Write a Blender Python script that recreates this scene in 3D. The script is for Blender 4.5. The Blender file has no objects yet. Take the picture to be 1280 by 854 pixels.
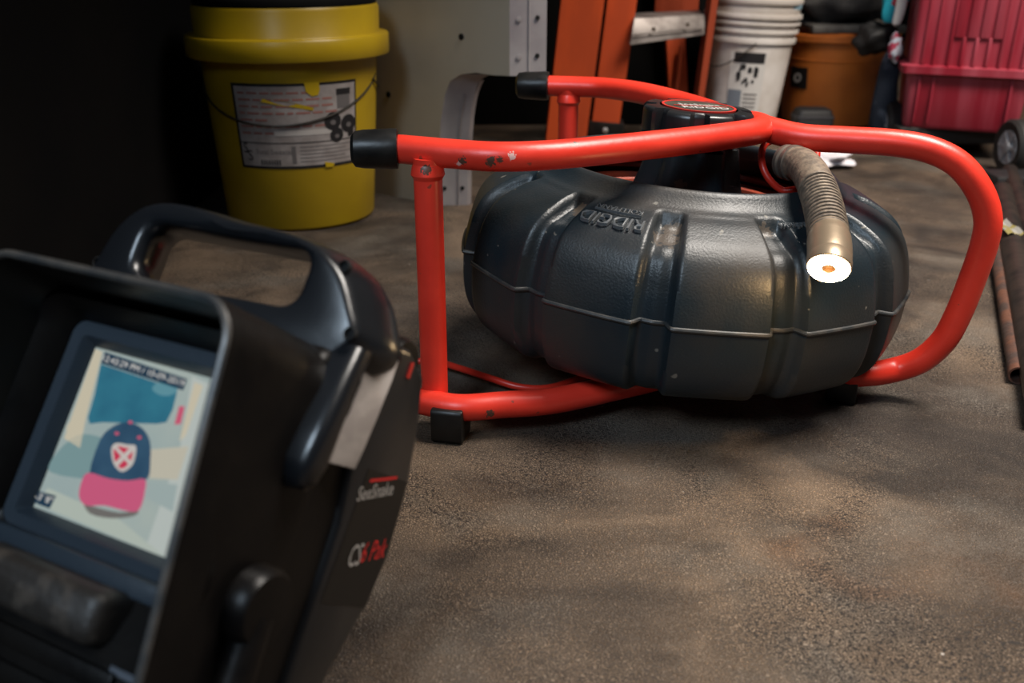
import bpy, bmesh, math, random
from mathutils import Matrix, Vector, noise
random.seed(7)
R = math.radians
scn = bpy.context.scene
COL = scn.collection

# ------------------------------------------------------------------ camera, world, lights, exposure
F = 1244.0
PITCH = R(22)
CAM = Vector((0, 0, .42))
cd = bpy.data.cameras.new('camera')
cam = bpy.data.objects.new('camera', cd); COL.objects.link(cam)
cam.location = CAM
cam.rotation_euler = (R(90) - PITCH, 0, 0)
cd.sensor_width = 36; cd.lens = 36 * F / 1280
cd.clip_start = .02; cd.clip_end = 50
cd.dof.use_dof = True; cd.dof.focus_distance = .88; cd.dof.aperture_fstop = 6.3
scn.camera = cam

w = bpy.data.worlds.new('world'); scn.world = w; w.use_nodes = True
bg = w.node_tree.nodes['Background']
bg.inputs[0].default_value = (.75, .85, 1, 1); bg.inputs[1].default_value = .013

def area(name, loc, target, sx, sy, power, color, spread=180):
    d = bpy.data.lights.new(name, 'AREA'); d.shape = 'RECTANGLE'; d.size = sx; d.size_y = sy
    d.energy = power; d.color = color; d.spread = R(spread)
    o = bpy.data.objects.new(name, d); COL.objects.link(o); o.location = loc
    o.rotation_euler = (Vector(target) - Vector(loc)).to_track_quat('-Z', 'Y').to_euler()
    return o
area('ceiling_lamp', (.95, .80, 2.05), (.74, .68, 0), 1.0, .7, 33, (1, .93, .85), 88)
area('door_daylight', (1.4, .9, 2.0), (.95, 2.3, .2), 1.0, .8, 17, (1, .88, .76), 80)
area('window_daylight', (-.75, -.75, 1.6), (-.1, .55, .2), .6, .6, 5.0, (.68, .84, 1), 75)
scn.view_settings.view_transform = 'Standard'; scn.view_settings.look = 'None'
scn.view_settings.gamma = 1; scn.view_settings.exposure = -.2
try: scn.view_settings.use_curve_mapping = False
except Exception: pass

# ------------------------------------------------------------------ helpers
def ray(px, py):
    x, y = (px - 640) / F, (py - 427) / F
    s, c = math.sin(PITCH), math.cos(PITCH)
    return Vector((x, c - y * s, -s - y * c))
def at(px, py, z=None, Y=None):
    d = ray(px, py)
    t = (z - CAM.z) / d.z if z is not None else (Y - CAM.y) / d.y
    return CAM + d * t

MATS = {}
def M(name, col, rough=.5, metal=0, col2=None, nscale=8, lo=.4, hi=.6, bump=0, bscale=80, spec=.5,
      coat=0, spots=None, emit=0, specks=None, alpha=None, stretch=None, detail=6, world=False, rough2=None):
    if name in MATS: return MATS[name]
    m = bpy.data.materials.new(name); m.use_nodes = True; MATS[name] = m
    nt = m.node_tree; n = nt.nodes; l = nt.links; b = n['Principled BSDF']
    def c4(c): return (c[0], c[1], c[2], 1)
    b.inputs['Base Color'].default_value = c4(col); b.inputs['Roughness'].default_value = rough
    b.inputs['Metallic'].default_value = metal; b.inputs['Specular IOR Level'].default_value = spec
    b.inputs['Coat Weight'].default_value = coat; b.inputs['Coat Roughness'].default_value = .15
    tc = n.new('ShaderNodeTexCoord'); co = tc.outputs['Object']
    if world:
        g = n.new('ShaderNodeNewGeometry'); co = g.outputs['Position']
    base = co
    if stretch:
        mp = n.new('ShaderNodeMapping'); mp.inputs['Scale'].default_value = stretch
        l.new(co, mp.inputs[0]); co = mp.outputs[0]
    cur = None
    def mix(a, bcol, fac):
        x = n.new('ShaderNodeMix'); x.data_type = 'RGBA'
        if a is None: x.inputs['A'].default_value = c4(col)
        else: l.new(a, x.inputs['A'])
        x.inputs['B'].default_value = c4(bcol); l.new(fac, x.inputs['Factor'])
        return x.outputs['Result']
    def nz(scale, lo, hi, det=6, src=None):
        t = n.new('ShaderNodeTexNoise'); t.inputs['Scale'].default_value = scale
        t.inputs['Detail'].default_value = det; l.new(src or co, t.inputs['Vector'])
        r = n.new('ShaderNodeMapRange'); r.inputs[1].default_value = lo; r.inputs[2].default_value = hi
        l.new(t.outputs[0], r.inputs[0]); return r.outputs[0], t.outputs[0]
    if col2:
        f, _ = nz(nscale, lo, hi, detail); cur = mix(cur, col2, f)
        if rough2 is not None:
            rr = n.new('ShaderNodeMapRange'); rr.inputs[3].default_value = rough; rr.inputs[4].default_value = rough2
            l.new(f, rr.inputs[0]); l.new(rr.outputs[0], b.inputs['Roughness'])
    if specks:
        sc, th, sco = specks
        f, _ = nz(sc, th, th + .03, 2, base); cur = mix(cur, sco, f)
    for s in (spots or []):
        x, y, z, rad, sco = s
        vm = n.new('ShaderNodeVectorMath'); vm.operation = 'DISTANCE'
        g = n.new('ShaderNodeNewGeometry'); l.new(g.outputs['Position'], vm.inputs[0]); vm.inputs[1].default_value = (x, y, z)
        t = n.new('ShaderNodeTexNoise'); t.inputs['Scale'].default_value = 2.0 / rad; t.inputs['Detail'].default_value = 5
        l.new(g.outputs['Position'], t.inputs['Vector'])
        ma = n.new('ShaderNodeMath'); ma.operation = 'MULTIPLY_ADD'
        l.new(t.outputs[0], ma.inputs[0]); ma.inputs[1].default_value = rad * 2.4; l.new(vm.outputs['Value'], ma.inputs[2])
        mr = n.new('ShaderNodeMapRange'); mr.inputs[1].default_value = rad * 2.15; mr.inputs[2].default_value = rad * 2.05
        l.new(ma.outputs[0], mr.inputs[0]); cur = mix(cur, sco, mr.outputs[0])
    if cur is not None: l.new(cur, b.inputs['Base Color'])
    if emit:
        b.inputs['Emission Strength'].default_value = emit
        if cur is not None: l.new(cur, b.inputs['Emission Color'])
        else: b.inputs['Emission Color'].default_value = c4(col)
    if bump:
        t = n.new('ShaderNodeTexNoise'); t.inputs['Scale'].default_value = bscale; t.inputs['Detail'].default_value = 4
        l.new(base, t.inputs['Vector'])
        bp = n.new('ShaderNodeBump'); bp.inputs['Strength'].default_value = bump; bp.inputs['Distance'].default_value = .002
        l.new(t.outputs[0], bp.inputs['Height']); l.new(bp.outputs[0], b.inputs['Normal'])
    return m

ROOT = {}
def thing(name, label, cat, loc, group=None):
    o = bpy.data.objects.new(name, None); COL.objects.link(o); o.location = loc; o.empty_display_size = .02
    o['label'] = label; o['category'] = cat
    if group: o['group'] = group
    ROOT[o.name] = Matrix.Translation(loc)
    return o
def tag(o, label, cat, group=None):
    o['label'] = label; o['category'] = cat
    if group: o['group'] = group
    return o

class MB:
    def __init__(s): s.v = []; s.f = []
    def add(s, v, f, mat=None):
        k = len(s.v); s.v += [(mat @ Vector(p)) if mat else Vector(p) for p in v]
        s.f += [tuple(i + k for i in q) for q in f]; return s
    def loft(s, loops, closed=True, cap0=False, cap1=False, cyc=False):
        n = len(loops[0]); k = len(s.v)
        for lp in loops: s.v += [Vector(p) for p in lp]
        m = len(loops)
        for i in range(m if cyc else m - 1):
            a, b = k + i * n, k + ((i + 1) % m) * n
            for j in range(n if closed else n - 1):
                jj = (j + 1) % n; s.f.append((a + j, a + jj, b + jj, b + j))
        if cap0: s.f.append(tuple(k + j for j in reversed(range(n))))
        if cap1: s.f.append(tuple(k + (m - 1) * n + j for j in range(n)))
        return s
    def tube(s, pts, r, n=16, caps=True, closed=False):
        pts = [Vector(p) for p in pts]; m = len(pts)
        rr = r if isinstance(r, (list, tuple)) else [r] * m
        def tan(i):
            if closed: return (pts[(i + 1) % m] - pts[i - 1]).normalized()
            return (pts[min(i + 1, m - 1)] - pts[max(i - 1, 0)]).normalized()
        t = tan(0); u = t.orthogonal().normalized(); loops = []
        for i in range(m):
            t = tan(i); u = (u - t * u.dot(t)).normalized(); v = t.cross(u)
            loops.append([pts[i] + (u * math.cos(a) + v * math.sin(a)) * rr[i] for a in [2 * math.pi * j / n for j in range(n)]])
        return s.loft(loops, cap0=caps and not closed, cap1=caps and not closed, cyc=closed)
    def lathe(s, prof, c=(0, 0, 0), n=48, mat=None, cap0=False, cap1=False, rf=None):
        loops = []
        for (r, z) in prof:
            lp = []
            for j in range(n):
                a = 2 * math.pi * j / n; q = rf(r, z, a) if rf else r
                p = Vector((q * math.cos(a), q * math.sin(a), z))
                if mat: p = mat @ p
                lp.append(p + Vector(c))
            loops.append(lp)
        return s.loft(loops, cap0=cap0, cap1=cap1)
    def box(s, x0, x1, y0, y1, z0, z1, mat=None):
        v = [(x, y, z) for z in (z0, z1) for y in (y0, y1) for x in (x0, x1)]
        return s.add(v, [(0, 2, 3, 1), (4, 5, 7, 6), (0, 1, 5, 4), (2, 6, 7, 3), (0, 4, 6, 2), (1, 3, 7, 5)], mat)
    def prism(s, poly, h0, h1, mat=None):
        n = len(poly); v = [(x, y, h0) for x, y in poly] + [(x, y, h1) for x, y in poly]
        f = [tuple(reversed(range(n))), tuple(range(n, 2 * n))] + [(i, (i + 1) % n, n + (i + 1) % n, n + i) for i in range(n)]
        return s.add(v, f, mat)
    def poly(s, pts): return s.add(pts, [tuple(range(len(pts)))])
    def xf(s, mat): s.v = [mat @ p for p in s.v]; return s
    def build(s, name, mat, parent=None, bevel=0, seg=2, sharp=38, sub=0):
        me = bpy.data.meshes.new(name)
        vs = s.v
        if parent is not None:
            inv = rootmat(parent).inverted(); vs = [inv @ p for p in vs]
        me.from_pydata([tuple(p) for p in vs], [], s.f)
        bm = bmesh.new(); bm.from_mesh(me)
        bmesh.ops.recalc_face_normals(bm, faces=bm.faces)
        if bevel:
            es = [e for e in bm.edges if len(e.link_faces) == 2 and e.calc_face_angle(0) > R(30)]
            bmesh.ops.bevel(bm, geom=es, offset=bevel, segments=seg, profile=.5, affect='EDGES', clamp_overlap=True)
        for fc in bm.faces: fc.smooth = True
        for e in bm.edges:
            if len(e.link_faces) == 2 and e.calc_face_angle(0) > R(sharp): e.smooth = False
        bm.to_mesh(me); bm.free()
        me.materials.append(mat)
        o = bpy.data.objects.new(name, me); COL.objects.link(o)
        if parent is not None: o.parent = parent
        if sub:
            md = o.modifiers.new('subdivision', 'SUBSURF'); md.levels = sub; md.render_levels = sub
        return o
def rootmat(o):
    while o.parent is not None: o = o.parent
    return ROOT.get(o.name, Matrix.Identity(4))
def smooth(pts, k=6, closed=False):
    P = [Vector(p) for p in pts]; n = len(P); out = []
    rng = n if closed else n - 1
    for i in range(rng):
        if closed: a, b, c, d = P[i - 1], P[i], P[(i + 1) % n], P[(i + 2) % n]
        else: a, b, c, d = P[max(i - 1, 0)], P[i], P[i + 1], P[min(i + 2, n - 1)]
        for j in range(k):
            t = j / k
            out.append(.5 * ((2 * b) + (c - a) * t + (2 * a - 5 * b + 4 * c - d) * t * t + (3 * b - a - 3 * c + d) * t ** 3))
    if not closed: out.append(P[-1])
    return out
def rrect(x0, x1, y0, y1, r, n=6):
    out = []
    for cx, cy, a0 in ((x1 - r, y1 - r, 0), (x0 + r, y1 - r, 90), (x0 + r, y0 + r, 180), (x1 - r, y0 + r, 270)):
        for i in range(n + 1):
            a = R(a0 + 90 * i / n); out.append((cx + r * math.cos(a), cy + r * math.sin(a)))
    return out
def text(s, size, ext=.0002, align='CENTER'):
    c = bpy.data.curves.new('lettering', 'FONT'); c.body = s; c.size = size; c.extrude = ext
    c.align_x = align; c.align_y = 'CENTER'; c.resolution_u = 2
    o = bpy.data.objects.new('lettering', c); COL.objects.link(o)
    me = bpy.data.meshes.new_from_object(o.evaluated_get(bpy.context.evaluated_depsgraph_get()))
    v = [tuple(p.co) for p in me.vertices]; f = [tuple(p.vertices) for p in me.polygons]
    bpy.data.objects.remove(o); bpy.data.meshes.remove(me)
    return v, f
def frame(o, x, y, z):
    m = Matrix((( x[0], y[0], z[0], o[0]), (x[1], y[1], z[1], o[1]), (x[2], y[2], z[2], o[2]), (0, 0, 0, 1)))
    return m
def basis(o, x, ynear):
    x = Vector(x).normalized(); y = Vector(ynear); y = (y - x * y.dot(x)).normalized(); return frame(Vector(o), x, y, x.cross(y))

# ------------------------------------------------------------------ materials
def floor_mat():
    m = bpy.data.materials.new('dirty_floor'); m.use_nodes = True
    nt = m.node_tree; n = nt.nodes; l = nt.links; b = n['Principled BSDF']
    g = n.new('ShaderNodeNewGeometry'); P = g.outputs['Position']
    def N(scale, det=5, dist=0, rough=.55):
        t = n.new('ShaderNodeTexNoise'); t.inputs['Scale'].default_value = scale; t.inputs['Detail'].default_value = det
        t.inputs['Distortion'].default_value = dist; t.inputs['Roughness'].default_value = rough; l.new(P, t.inputs['Vector']); return t.outputs[0]
    def mr(s, a, c, lo=0, hi=1):
        r = n.new('ShaderNodeMapRange'); r.inputs[1].default_value = a; r.inputs[2].default_value = c
        r.inputs[3].default_value = lo; r.inputs[4].default_value = hi; l.new(s, r.inputs[0]); return r.outputs[0]
    def mix(a, c, f, mode='MIX'):
        x = n.new('ShaderNodeMix'); x.data_type = 'RGBA'; x.blend_type = mode
        for k, q in (('A', a), ('B', c)):
            if isinstance(q, tuple): x.inputs[k].default_value = (*q, 1)
            else: l.new(q, x.inputs[k])
        if isinstance(f, float): x.inputs['Factor'].default_value = f
        else: l.new(f, x.inputs['Factor'])
        return x.outputs['Result']
    c = mix((.215, .152, .103), (.085, .063, .047), mr(N(3.6, 6, .7), .40, .60))
    c = mix(c, (.165, .140, .114), mr(N(7, 4), .5, .68))
    c = mix(c, (.16, .076, .036), mr(N(5.2, 3, 1.0), .63, .74, 0, .6))
    c = mix(c, (.024, .019, .016), mr(N(4.1, 6, 1.2), .50, .66, 0, .82))
    c = mix(c, (.024, .017, .014), mr(N(11, 5), .60, .74, 0, .7))
    # pebbled leather grain: small worn-down cells whose gaps hold dirt
    vo = n.new('ShaderNodeTexVoronoi'); vo.feature = 'DISTANCE_TO_EDGE'; vo.inputs['Scale'].default_value = 460
    wv = n.new('ShaderNodeTexNoise'); wv.inputs['Scale'].default_value = 240; wv.inputs['Detail'].default_value = 2; l.new(P, wv.inputs['Vector'])
    va = n.new('ShaderNodeVectorMath'); va.operation = 'MULTIPLY_ADD'; l.new(wv.outputs['Color'], va.inputs[0])
    va.inputs[1].default_value = (.006, .006, .006); l.new(P, va.inputs[2]); l.new(va.outputs[0], vo.inputs['Vector'])
    gap = mr(vo.outputs['Distance'], .02, .26)
    fine = mr(N(300, 2, .2), .36, .50)
    grainf = n.new('ShaderNodeMath'); grainf.operation = 'MULTIPLY'; l.new(gap, grainf.inputs[0]); l.new(fine, grainf.inputs[1])
    region = mr(N(6.0, 5, .8), .36, .60, .34, 1.0)
    fa = n.new('ShaderNodeMath'); fa.operation = 'MULTIPLY'; l.new(mr(grainf.outputs[0], .05, .42, 1, 0), fa.inputs[0]); l.new(region, fa.inputs[1])
    c = mix(c, (.012, .008, .006), fa.outputs[0])
    c = mix(c, (.50, .46, .42), mr(N(75, 1), .815, .83))
    l.new(c, b.inputs['Base Color']); b.inputs['Roughness'].default_value = .62
    l.new(mr(N(6, 4), .4, .65, .5, .8), b.inputs['Roughness']); b.inputs['Specular IOR Level'].default_value = .35
    bp = n.new('ShaderNodeBump'); bp.inputs['Strength'].default_value = .8; bp.inputs['Distance'].default_value = .0014
    l.new(grainf.outputs[0], bp.inputs['Height']); l.new(bp.outputs[0], b.inputs['Normal'])
    return m
REDC = (.84, .048, .026)
chip = (.10, .045, .03); pale = (.75, .45, .40)

# ------------------------------------------------------------------ setting
def struct(o): o['kind'] = 'structure'; return o
struct(MB().box(-1.2, 3.4, -1.6, 4.6, -.06, 0).build('floor', floor_mat()))
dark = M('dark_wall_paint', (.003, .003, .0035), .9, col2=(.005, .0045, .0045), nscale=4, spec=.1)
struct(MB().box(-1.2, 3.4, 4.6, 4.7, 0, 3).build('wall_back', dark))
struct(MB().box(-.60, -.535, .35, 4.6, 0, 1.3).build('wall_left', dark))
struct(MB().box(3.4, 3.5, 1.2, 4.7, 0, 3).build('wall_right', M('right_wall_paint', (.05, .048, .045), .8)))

struct(MB().box(-.60, .02, .95, 3.0, 1.12, 1.16).build('unseen_shade_slab', dark, bevel=.004))  # added out-of-view slab that shades the yellow bucket and panel from above
# ------------------------------------------------------------------ cable reel
DC = Vector((.172, .985, 0))
TILT = Matrix.Translation((DC.x, DC.y, .112)) @ Matrix.Rotation(R(4.0), 4, 'Y') @ Matrix.Translation((-DC.x, -DC.y, -.112))
reel = thing('cable_reel', 'red tube frame reel with ribbed charcoal plastic drum lying on the floor', 'reel', DC)
HZ = .255
up_f = [at(472, 186, HZ), at(500, 186.5, HZ), at(560, 192, HZ), at(625, 196, HZ), at(700, 193, HZ), at(800, 183, HZ), at(880, 174, HZ)]
up_n = [(.201, .909, HZ), (.2255, .928, HZ), (.2385, .953, HZ - .001), (.2385, .985, HZ - .003)]
up_b = [(.2255, 1.018, HZ - .005), at(865, 132.5, HZ - .004), at(805, 117, HZ), at(760, 110.5, HZ), at(725, 108.5, HZ), at(690, 107.5, HZ), at(668, 107, HZ)]
hoop = [Vector(p) for p in up_f] + [Vector(p) for p in up_n] + [Vector(p) for p in up_b]
hs = smooth(hoop, 6)
def spot(px, py, z, r, c, pts=None):
    pts = pts or hs; d = ray(px, py).normalized(); t = .5
    for _ in range(1400):       # walk along the ray until it meets the tube's skin
        p = CAM + d * t
        if min((p - q_).length for q_ in pts) < .0130: break
        t += .0006
    return (p.x, p.y, p.z, r * .85, c)
redspots = [spot(578, 201, .258, .0045, chip), spot(613, 203, .256, .0055, chip), spot(625, 200, .259, .0035, chip),
            spot(640, 195, .262, .004, pale), spot(573, 206, .254, .003, pale), spot(533, 212, .243, .0055, chip, [at(534, 191, HZ) - Vector((0, 0, .002 * k)) for k in range(40)]),
            spot(612, 516, .034, .0055, chip, [Vector((p.x, p.y, .03)) for p in hs[:60]]), spot(720, 178, .26, .003, chip)]
red = M('red_paint', REDC, .36, col2=(.70, .034, .018), nscale=14, bump=.08, bscale=160, spec=.5, spots=redspots, specks=(90, .74, (.32, .05, .03)))
TR = .0122
MB().tube(hs, TR, 20).build('upper_hoop', red, reel)
low = [Vector((p.x, p.y, .0300)) for p in hoop[2:-2]]
low[0] = at(524, 501, .03); low.insert(1, at(572, 509.5, .03)); low[-1] = Vector((low[-1].x - .02, low[-1].y + .002, .03))
MB().tube(smooth(low, 6), TR, 20).build('lower_hoop', red, reel)
# C-shaped end tube in the upright plane through the noses of the two hoops
pn = Vector((.245, .935, 0)); pd = Vector((.94, -.34, 0)).normalized(); nn = Vector((pd.y, -pd.x, 0))
def onp(px, py):
    d = ray(px, py); t = (pn - CAM).dot(nn) / d.dot(nn); return CAM + d * t
cl = [Vector((.236, .950, HZ))] + [onp(*q) for q in ((1000, 171), (1060, 175), (1120, 179), (1165, 188), (1200, 207), (1225, 240), (1235, 275), (1229, 310), (1215, 350), (1199, 390), (1180, 425), (1152, 450), (1118, 462.5))]
cl += [at(1082, 467.5, .030), at(1045, 464, .030), Vector((.237, .95, .0300))]
MB().tube(smooth(cl, 6), TR, 20).build('end_loop', red, reel)
for (px, py) in ((534, 195),):
    p = at(534, 191, HZ)
    MB().tube([(p.x, p.y, .028), (p.x, p.y, HZ - .004)], TR, 20).build('post', red, reel)
    MB().lathe([(.0122, -.004), (.0145, 0), (.0135, .006), (.0122, .009)], (p.x, p.y, HZ - .018), 24).build('weld_collar', red, reel)
    FP = p
q = at(711, 108, HZ)
MB().tube([(q.x, q.y, .028), (q.x, q.y, HZ - .004)], TR, 20).build('post', red, reel)
MB().lathe([(.0122, -.004), (.0145, 0), (.0135, .006), (.0122, .009)], (q.x, q.y, HZ - .018), 24).build('weld_collar', red, reel)
rub = M('black_rubber', (.006, .006, .006), .36, bump=.15, bscale=90, col2=(.014, .013, .012), nscale=40, spec=.35)
def endcap(p, d):
    p = Vector(p); d = Vector(d).normalized(); u = d.orthogonal()
    prof = [(.0125, 0), (.0168, .001), (.0172, .006), (.0162, .030), (.0150, .037), (.011, .040), (0.001, .0405)]
    m = d.to_track_quat('Z', 'Y').to_matrix().to_4x4()
    MB().lathe(prof, p, 28, mat=m).build('end_cap', rub, reel)
endcap(hs[0] + (hs[1] - hs[0]).normalized() * .018, hs[0] - hs[2])
endcap(hs[-1] + (hs[-2] - hs[-1]).normalized() * .018, hs[-1] - hs[-3])
def foot(p, d):
    p = Vector(p); d = Vector(d).normalized(); side_ = Vector((0, 0, 1)).cross(d)
    m = frame(p, side_, Vector((0, 0, 1)), side_.cross(Vector((0, 0, 1))))
    MB().prism(rrect(-.0165, .0165, -.0295, .003, .004, 3), -.0145, .0145, m).build('foot', rub, reel, bevel=.0015)
ls = smooth(low, 6)
def near(pts, x): return min(range(len(pts)), key=lambda i: abs(pts[i].x - x) + (10 if i > len(pts) * .5 else 0))
i = near(ls, at(566, 510, .03).x); foot(ls[i], ls[i + 1] - ls[i])
foot(ls[-8], ls[-7] - ls[-8])
foot(at(1055, 463, .03), (.94, -.34, 0))

# drum: lathe with twelve lobes divided by moulded grooves
NL = 12
def groove(a):
    # a measured from -Y; grooves at +-15, +-45 ...
    t = (math.degrees(a) + 90 - 15) % 30
    t = min(t, 30 - t)           # degrees from the nearest groove
    hw = 3.7
    if t < hw * .74: return 1.0
    if t > hw * 1.28: return 0.0
    x = 1 - (t - hw * .74) / (hw * .54); return x * x * (3 - 2 * x)
ctrl = [(.1325, .202), (.132, .212), (.1345, .2165), (.139, .2155), (.145, .209), (.152, .2035), (.162, .2005), (.175, .197), (.189, .1905),
        (.201, .1835), (.2110, .1735), (.2175, .161), (.2215, .148), (.2245, .134), (.2265, .119), (.2265, .104), (.2250, .085), (.2205, .068), (.212, .0545), (.199, .0465), (.178, .0430)]
prof = [(p.x, p.y) for p in smooth([(a, b, 0) for a, b in ctrl], 4)]
prof += [(.11, .042), (.03, .042)]
def depth(r, z):
    if z > .120: g = max(0, min(1, (r - .156) / .014))
    else: g = max(0, min(1, (r - .12) / .05))
    return g * g * (3 - 2 * g)
def drumpt(r, z, a, off=0):
    g = groove(a) * depth(r, z) * .0135
    if z > .12:                 # top face: the groove also sinks down
        k = max(0, min(1, (.222 - r) / .035))
        zz = z - g * .85 * k; rr = r - g * (1 - .75 * k)
    else: zz = z; rr = r - g
    # slight belly on each lobe
    t = ((math.degrees(a) + 75) % 30) / 30
    rr -= .0050 * (1 - (abs(t - .5) * 2) ** 2) * depth(r, z)
    rr += off
    return TILT @ Vector((DC.x + rr * math.cos(a), DC.y + rr * math.sin(a), zz))
NA = 480
db = MB()
db.loft([[drumpt(r, z, 2 * math.pi * j / NA) for j in range(NA)] for r, z in prof], cap1=True)
inner = [(.1325, .202), (.142, .192), (.17, .180), (.195, .16), (.205, .12), (.198, .08), (.17, .052), (.08, .050)]
db.loft([[drumpt(r, z, 2 * math.pi * j / NA) if k == 0 else TILT @ Vector((DC.x + r * math.cos(2 * math.pi * j / NA), DC.y + r * math.sin(2 * math.pi * j / NA), z)) for j in range(NA)] for k, (r, z) in enumerate(inner)], cap1=True)
dust = (.075, .060, .047)
def dspot(phi, r, z, rad):
    p = drumpt(r, z, R(phi - 90)); return (p.x, p.y, p.z, rad, dust)
plast = M('charcoal_drum_plastic', (.013, .0205, .026), .34, bump=.17, bscale=480, spec=.48, col2=(.030, .027, .024), nscale=9, lo=.45, hi=.7, rough2=.5,
          specks=(70, .735, (.15, .14, .12)), spots=[dspot(-15, .182, .192, .012), dspot(-14, .17, .197, .009), dspot(14, .165, .198, .008), dspot(-45, .17, .197, .008), (DC.x - .012, DC.y - .052, .19, .010, dust), (DC.x - .014, DC.y - .050, .205, .008, dust)])
drum = db.build('drum', plast, reel, sharp=60)
seam_pts = [drumpt(.2265, .119, 2 * math.pi * j / 720, .0006) for j in range(720)]
MB().tube(seam_pts, .0021, 8, closed=True).build('seam_ridge', M('worn_seam_plastic', (.026, .029, .031), .4, col2=(.05, .047, .043), nscale=60), drum)
# embossed lettering on the shoulder, upside down from this side
emb = M('embossed_plastic', (.10, .105, .108), .4)
def emboss(s, size, phi, r, ext, flip=True, dz=0):
    a = R(phi - 90); rad = Vector((math.cos(a), math.sin(a), 0)); tn = Vector((-math.sin(a), math.cos(a), 0))
    v, f = text(s, size, ext)
    out = []
    for x, y, z in v:           # letters' tops point outwards, they follow the ring
        ang = a - x / r; rr = r + y
        k = max(range(len(prof) - 2), key=lambda i: -abs(prof[i][0] - rr) - (0 if prof[i][1] > .12 and i > 20 else 1))
        h = prof[k][1]
        out.append(TILT @ Vector((DC.x + rr * math.cos(ang), DC.y + rr * math.sin(ang), h + z + dz)))
    return MB().add(out, f)
emboss('RIDGID', .0180, -30, .186, .0014).build('embossed_lettering', emb, drum)
emboss('KOLLMANN', .008, -30, .171, .0011).build('embossed_lettering', emb, drum)
emboss('______', .0150, -30, .1815, .0011).build('embossed_lettering', emb, drum)
emboss('SeeSnake', .009, 22, .172, .0011).build('embossed_lettering', emb, drum)
# dirt caught in the groove mouths
# hub inside the opening
def hubr(r, z, a): return r * (1 + .13 * math.cos(6 * a + .6))
hb = MB().lathe([(.064, .05), (.058, .14), (.052, .175), (.044, .205), (.038, .235), (.03, .237)], (DC.x - .004, DC.y, 0), 96, rf=hubr, cap1=True)
hb.v = [Vector((p.x, p.y - .022 * max(0, (p.z - .14) / .1), p.z)) for p in hb.v]
hb.xf(TILT).build('hub', plast, reel, sharp=70)
# knob
TILTD = TILT
TILT = TILT @ Matrix.Translation((DC.x - .006, DC.y - .026, .266)) @ Matrix.Scale(1.04, 4) @ Matrix.Translation((-DC.x, -DC.y, -.260))
def knobr(r, z, a):
    t = ((math.degrees(a) + 8) % 45) / 45; s = abs(t - .5) * 2
    n_ = 1 if s < .60 else 1 - min(1, (s - .60) / .10) * .20
    return r * (n_ if r > .040 else 1)
kp = [(.03, .236), (.046, .237), (.0495, .240), (.0505, .246), (.0507, .2615), (.0498, .2645), (.0480, .2662), (.037, .2667), (.0355, .2665)]
kb = MB().lathe(kp, (DC.x, DC.y, 0), 200, rf=knobr).xf(TILT)
knob = kb.build('knob', M('black_knob_plastic', (.016, .016, .017), .30, bump=.1, bscale=100), reel, sharp=50)
MB().lathe([(.0325, .2662), (.0325, .2670), (.001, .2670)], (DC.x, DC.y, 0), 64).xf(TILT).build('knob_face', M('dusty_knob_face', (.030, .026, .018), .6, col2=(.055, .045, .028), nscale=60), knob)
MB().lathe([(.0336, .2660), (.0338, .2676), (.0316, .2676), (.0312, .2660)], (DC.x, DC.y, 0), 72).xf(TILT).build('knob_ring', M('knob_red', (.55, .03, .02), .5), knob)
def knobtext(s, size, x, y, mat, rot=8):
    v, f = text(s, size, .0002)
    m = TILT @ Matrix.Translation((DC.x, DC.y, .2672)) @ Matrix.Rotation(R(rot), 4, 'Z') @ Matrix.Translation((x, y, 0))
    MB().add(v, f, m).build('lettering', mat, knob)
kw = M('print_white', (.62, .58, .54), .6)
knobtext('RIDGID', .0135, .004, -.008, kw); knobtext('SeeSnake', .0105, .002, .007, kw); 
MB().add(*(lambda b: (b.v, b.f))(MB().box(-.024, .027, -.0007, .0007, 0, .0004)), TILT @ Matrix.Translation((DC.x, DC.y, .2672)) @ Matrix.Rotation(R(8), 4, 'Z')).build('printed_line', M('knob_red', (.5, .03, .02)), knob)

# push cable coiled in the drum
TILT = TILTD
pc = []
NT = 17
for i in range(NT * 48 + 1):
    t = i / 48; a = 2 * math.pi * t
    r = .150 + .038 * math.sin(t * 2.4) + .003 * math.sin(a * 2 + t); z = .075 + .0062 * t + .003 * math.sin(a + t * 3)
    r = min(r, .186 - max(0, z - .135) * .45)
    pc.append(TILT @ Vector((DC.x + r * math.cos(a), DC.y + r * math.sin(a), z)))
cab = M('dark_red_cable', (.30, .045, .02), .45, col2=(.16, .03, .018), nscale=30)
tag(MB().tube(pc, .0042, 8).build('push_cable', cab), 'dark red push cable coiled in layers inside the charcoal drum', 'cable')
lp = [at(1008, 252, Y=.925), at(1000, 237, Y=.925), at(978, 238, Y=.93), at(960, 222, Y=.935), at(952, 200, Y=.945), at(957, 180, Y=.965), at(985, 172, Y=.97), at(1012, 175, Y=.965), at(1021, 190, Y=.955), at(1016, 206, Y=.945), at(1000, 207, Y=.935)]
tag(MB().tube(smooth(lp, 8), .0034, 10).build('lead_cable', M('bright_red_cable', (.62, .03, .015), .35)), 'bright red cable loop hanging behind the grey spring of the lit camera head', 'cable')
tc_ = [at(470, 452, .012), at(540, 452, .012), at(570, 459, .012), at(610, 472, .012), at(650, 484, .008), at(690, 484, .006), at(740, 468, .006), at(800, 455, .006)]
tag(MB().tube(smooth(tc_, 6), .0036, 10).build('floor_cable', M('bright_red_cable', (.5, .03, .015), .4)), 'thin red cable on the floor running behind the front post and under the drum', 'cable')

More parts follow.
